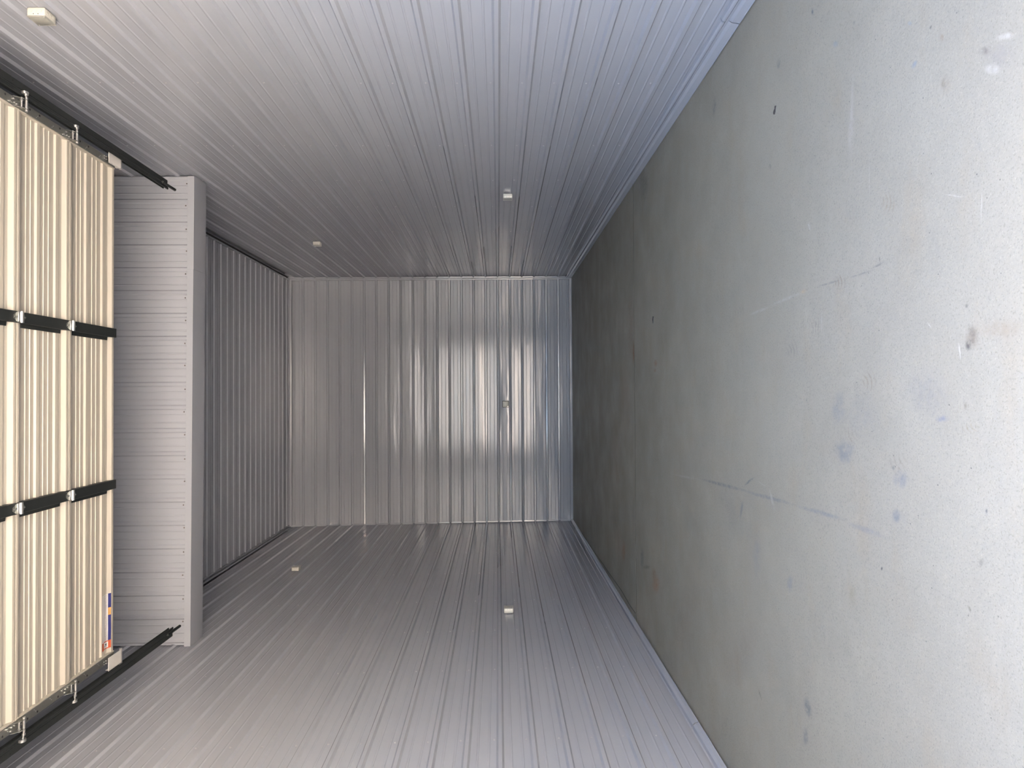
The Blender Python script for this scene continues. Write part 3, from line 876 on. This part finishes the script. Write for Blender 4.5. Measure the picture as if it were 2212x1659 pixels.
# top fixtures: bright plates at the door's leading corners
for X, s, xt, y0, y1 in ((DX1, 1, XTR, 5.075, 5.235), (DX0, -1, XTL, 5.085, 5.255)):
    z0 = door_z(5.1)-.034
    xa, xb = sorted((X+s*.012, X+s*.106)) if s > 0 else sorted((X+s*.008, X+s*.108))
    bm = bmesh.new()
    box(bm, xa, xb, y0, y1, z0-.012, z0-.008, .001, 1)
    box(bm, xa, xa+.003, y0+.02, y1, z0-.010, z0+.022)
    t = dobj('top_bracket', bm, ZINC)
    bm = bmesh.new()
    cyl(bm, (xa-.006, y1+.006, z0-.004), (xb+.006, y1+.006, z0-.004), .0105, 16)
    cyl(bm, (xb if s > 0 else xa, y1+.006, z0-.002), (xt, y1+.006, z0+.004), .0058, 12)
    cyl(bm, ((xb+.010) if s > 0 else (xa-.010), y1+.006, z0-.003), ((xb+.022) if s > 0 else (xa-.022), y1+.006, z0-.002), .009, 12)
    p = dobj('roller_stem', bm, GALV, t, 40); p.matrix_parent_inverse = Matrix.Identity(4)
    bm = bmesh.new()
    cyl(bm, (xt-.008, y1+.006, z0+.008), (xt+.008, y1+.006, z0+.008), .020, 20)
    p = dobj('roller_wheel', bm, GALV, t, 40); p.matrix_parent_inverse = Matrix.Identity(4)
    bm = bmesh.new()
    for dx in (.022, .040):
        cyl(bm, (X+s*dx, y0-.018, z0), (X+s*dx, y0-.018, z0-.009), .0055, 6)
        cyl(bm, (X+s*dx, y0-.040, z0), (X+s*dx, y0-.040, z0-.006), .0040, 6)
    p = dobj('carrier_bolt', bm, GALV, t, 40); p.matrix_parent_inverse = Matrix.Identity(4)

# warning label, pressed over the ribs of the top section
STK_W = plain('label_paper', (0.33, 0.32, 0.31), 0.45)
STK_B = plain('label_blue', (0.013, 0.016, 0.085), 0.4)
STK_O = plain('label_orange', (0.27, 0.05, 0.018), 0.4)
STK_Y = plain('label_yellow', (0.30, 0.17, 0.05), 0.4)
STK_K = plain('label_ink', (0.02, 0.02, 0.03), 0.5)
STK_P = plain('label_white', (0.40, 0.395, 0.38), 0.4)
STK_G = plain('label_print', (0.27, 0.26, 0.255), 0.45)
def drape(bm, x0, x1, y0, y1, lift):
    ny = max(2, int((y1-y0)/.004))
    g = []
    for i in range(ny+1):
        y = y0+(y1-y0)*i/ny
        s = (5.190-y)/(5.190-4.622)
        g.append([bm.verts.new((x, y, door_z(y)-sec_profile(s)-lift)) for x in (x0, x1)])
    for a, b in zip(g, g[1:]): bm.faces.new((a[0], a[1], b[1], b[0]))
LX0, LX1, LY0, LY1 = -1.885, -1.480, 5.062, 5.160
bm = bmesh.new(); drape(bm, LX0+.058, LX1, LY0, LY1-.018, .0008)
label = dobj('warning_label', bm, STK_W)
label['label'] = 'white, blue and orange warning sticker'
def lab(name, mat, *r):
    bm = bmesh.new()
    for q in r: drape(bm, *q)
    p = dobj(name, bm, mat, label); p.matrix_parent_inverse = Matrix.Identity(4)
lab('blue_band', STK_B, (LX0+.058, LX0+.245, LY1-.018, LY1, .0010), (LX0+.300, LX1, LY1-.018, LY1, .0010))
lab('yellow_band', STK_Y, (LX0+.245, LX0+.300, LY1-.018, LY1, .0010))
lab('orange_panel', STK_O, (LX0, LX0+.058, LY0, LY1, .0010))
lab('pictogram_field', STK_P, (LX0+.008, LX0+.050, LY0+.040, LY1-.018, .0016))
bm = bmesh.new()
cx, cy = LX0+.029, LY0+.061
zz = lambda y: door_z(y)-sec_profile((5.190-y)/.568)-.0024
for (ax_, ay_, bx_, by_, w) in ((-.012, -.012, .002, .002, .003), (.002, .002, .013, .008, .003), (-.004, .010, .006, -.010, .0025), (.004, .0, .012, -.006, .0025)):
    d = Vector((bx_-ax_, by_-ay_)); n = Vector((-d.y, d.x)).normalized()*w
    bm.faces.new([bm.verts.new((cx+px, cy+py, zz(cy+py))) for px, py in ((ax_+n.x, ay_+n.y), (bx_+n.x, by_+n.y), (bx_-n.x, by_-n.y), (ax_-n.x, ay_-n.y))])
bmesh.ops.create_circle(bm, cap_ends=True, segments=12, radius=.0035, matrix=Matrix.Translation((cx-.012, cy+.008, zz(cy+.008))))
p = dobj('pictogram', bm, STK_K, label); p.matrix_parent_inverse = Matrix.Identity(4)
rr = random.Random(3)
lines = []
x = LX0+.066
while x < LX1-.012:
    w = rr.uniform(.004, .008)
    lines.append((x, x+.0035, LY0+.006, LY0+rr.uniform(.045, .074), .0013))
    x += w+.0035
lab('printed_text', STK_G, *lines)
label.matrix_parent_inverse = DM

# ------------------------------------------------------------------ horizontal tracks with their angle
def track(name, xin, s, yend, label, rod_up):
    root = empty(name, (xin, yend, 4.28))
    tag(root, label, 'door track', 'black horizontal door tracks')
    inv = Matrix.Translation(root.location).inverted()
    t = .0022
    toe = .0125 if s > 0 else 0.0
    def shell(pts, mat, part, parent=None, yc=1.52):
        bm = bmesh.new()
        left = pts
        # thicken the open profile
        n = len(left)
        off = []
        for i, (a, b) in enumerate(left):
            p = Vector(left[max(0, i-1)]); q = Vector(left[min(n-1, i+1)])
            d = (q-p).normalized(); off.append((a-d.y*t, b+d.x*t))
        ring = left+off[::-1]
        secs = []
        for y in [yend-(yend-yc)*k/8 for k in range(9)]:
            secs.append([Vector((xin+s*a+toe*(yend-y), y, 4.258+b)) for a, b in ring])
        # the bend down to the jamb
        Rr = .42
        for k in range(1, 9):
            th = k/8*math.pi/2
            secs.append([Vector((xin+s*a+toe*(yend-yc), yc-(Rr-b)*math.sin(th), 4.258+Rr*0+b*0+(-(Rr-b))*(1-math.cos(th))+b)) for a, b in ring])
        secs.append([Vector((v.x, v.y, 0.05)) for v in secs[-1]])
        R_ = [[bm.verts.new(v) for v in sc] for sc in secs]
        m = len(ring)
        for a, b in zip(R_, R_[1:]):
            for i in range(m):
                bm.faces.new((a[i], a[(i+1) % m], b[(i+1) % m], b[i]))
        bm.faces.new(R_[0]); bm.faces.new(R_[-1])
        o = obj(part, bm, mat, parent or root, smooth=30)
        o.matrix_parent_inverse = inv if parent is None else Matrix.Identity(4)
        return o
    ch = shell([(.000, .008), (.003, .001), (.010, .000), (.018, .004), (.030, .006), (.036, .012), (.036, .034), (.030, .041), (.016, .042), (.008, .044)], BLACK, 'channel')
    an = shell([(.082, .016), (.080, .010), (.042, .010), (.039, .014), (.039, .050)], BLACK, 'support_angle')
    bm = bmesh.new()
    cyl(bm, (xin+s*.036, yend-.10, 4.262), (xin+s*.036, yend+.125, 4.262), .0125, 12)
    o = obj('end_rod', bm, BLACK, root, smooth=40); o.matrix_parent_inverse = inv
    bm = bmesh.new()
    cyl(bm, (xin+s*.064, yend-.035, 4.2688), (xin+s*.064, yend-.035, 4.2662), .0055, 12)
    o = obj('bolt', bm, GALV, root); o.matrix_parent_inverse = inv
    for y in (5.10, 5.02, 4.62, 4.30, 4.05, 3.75):
        bm = bmesh.new()
        cyl(bm, (xin+s*.062+toe*(yend-y), y, 4.270), (xin+s*.062+toe*(yend-y), y, 4.264), .005, 8)
        o = obj('bolt', bm, BLACK, root); o.matrix_parent_inverse = inv
    # straps up to the ceiling structure
    for y in (2.4,):
        bm = bmesh.new()
        box(bm, min(xin+s*.044, xin+s*.047), max(xin+s*.044, xin+s*.047), y-.016, y+.016, 4.29, H-.01)
        o = obj('hanger_strap', bm, DARKGALV, root); o.matrix_parent_inverse = inv
    return root
track('door_track', 1.787, 1, 5.925, 'black steel door track on the upper side, between raised door and wall', 1)
track('door_track', -2.031, -1, 6.025, 'black steel door track on the lower side, left of the warning sticker', -1)

# ------------------------------------------------------------------ litter on the slab
bm = bmesh.new()
pts = [(-.004, -.020), (.004, -.016), (.006, -.004), (.013, .004), (.009, .014), (-.002, .022), (-.006, .008), (-.002, -.006)]
vt = [bm.verts.new((x, y, .003+.004*abs(y)/.02)) for x, y in pts]
vb = [bm.verts.new((x, y, .0)) for x, y in pts]
bm.faces.new(vt); bm.faces.new(vb)
for i in range(len(pts)):
    j = (i+1) % len(pts); bm.faces.new((vt[i], vt[j], vb[j], vb[i]))
LEAF = plain('dry_leaf', (0.022, 0.017, 0.015), 0.8)
o = obj('leaf_scrap', bm, LEAF, loc=(1.46, 3.461, FZ(3.461)))
o.rotation_euler = (0, 0, math.radians(62))
tag(o, 'small black leaf scrap on the bare slab, below the upper wall', 'debris')
bm = bmesh.new()
cyl(bm, (0, -.030, .005), (.004, 0, .006), .0045, 8)
cyl(bm, (.004, 0, .006), (-.004, .032, .004), .0045, 8, .002)
o = obj('twig', bm, LEAF, loc=(0.667, 6.19, FZ(6.19)))
o.rotation_euler = (0, 0, math.radians(75))
tag(o, 'tiny dark twig on the slab just short of the joint', 'debris')
# wire lying along the wall past the joint
bm = bmesh.new()
wp = [(-2.315, 7.10), (-2.322, 7.4), (-2.305, 7.9), (-2.318, 8.4), (-2.335, 9.0), (-2.350, 9.6), (-2.372, 10.5), (-2.385, 11.3)]
for (x0, y0), (x1, y1) in zip(wp, wp[1:]):
    cyl(bm, (x0, y0, FZ(y0)+.002), (x1, y1, FZ(y1)+.002), .0028, 6)
tag(obj('wire', bm, LEAF), 'thin dark wire lying along the foot of the lower wall', 'wire')
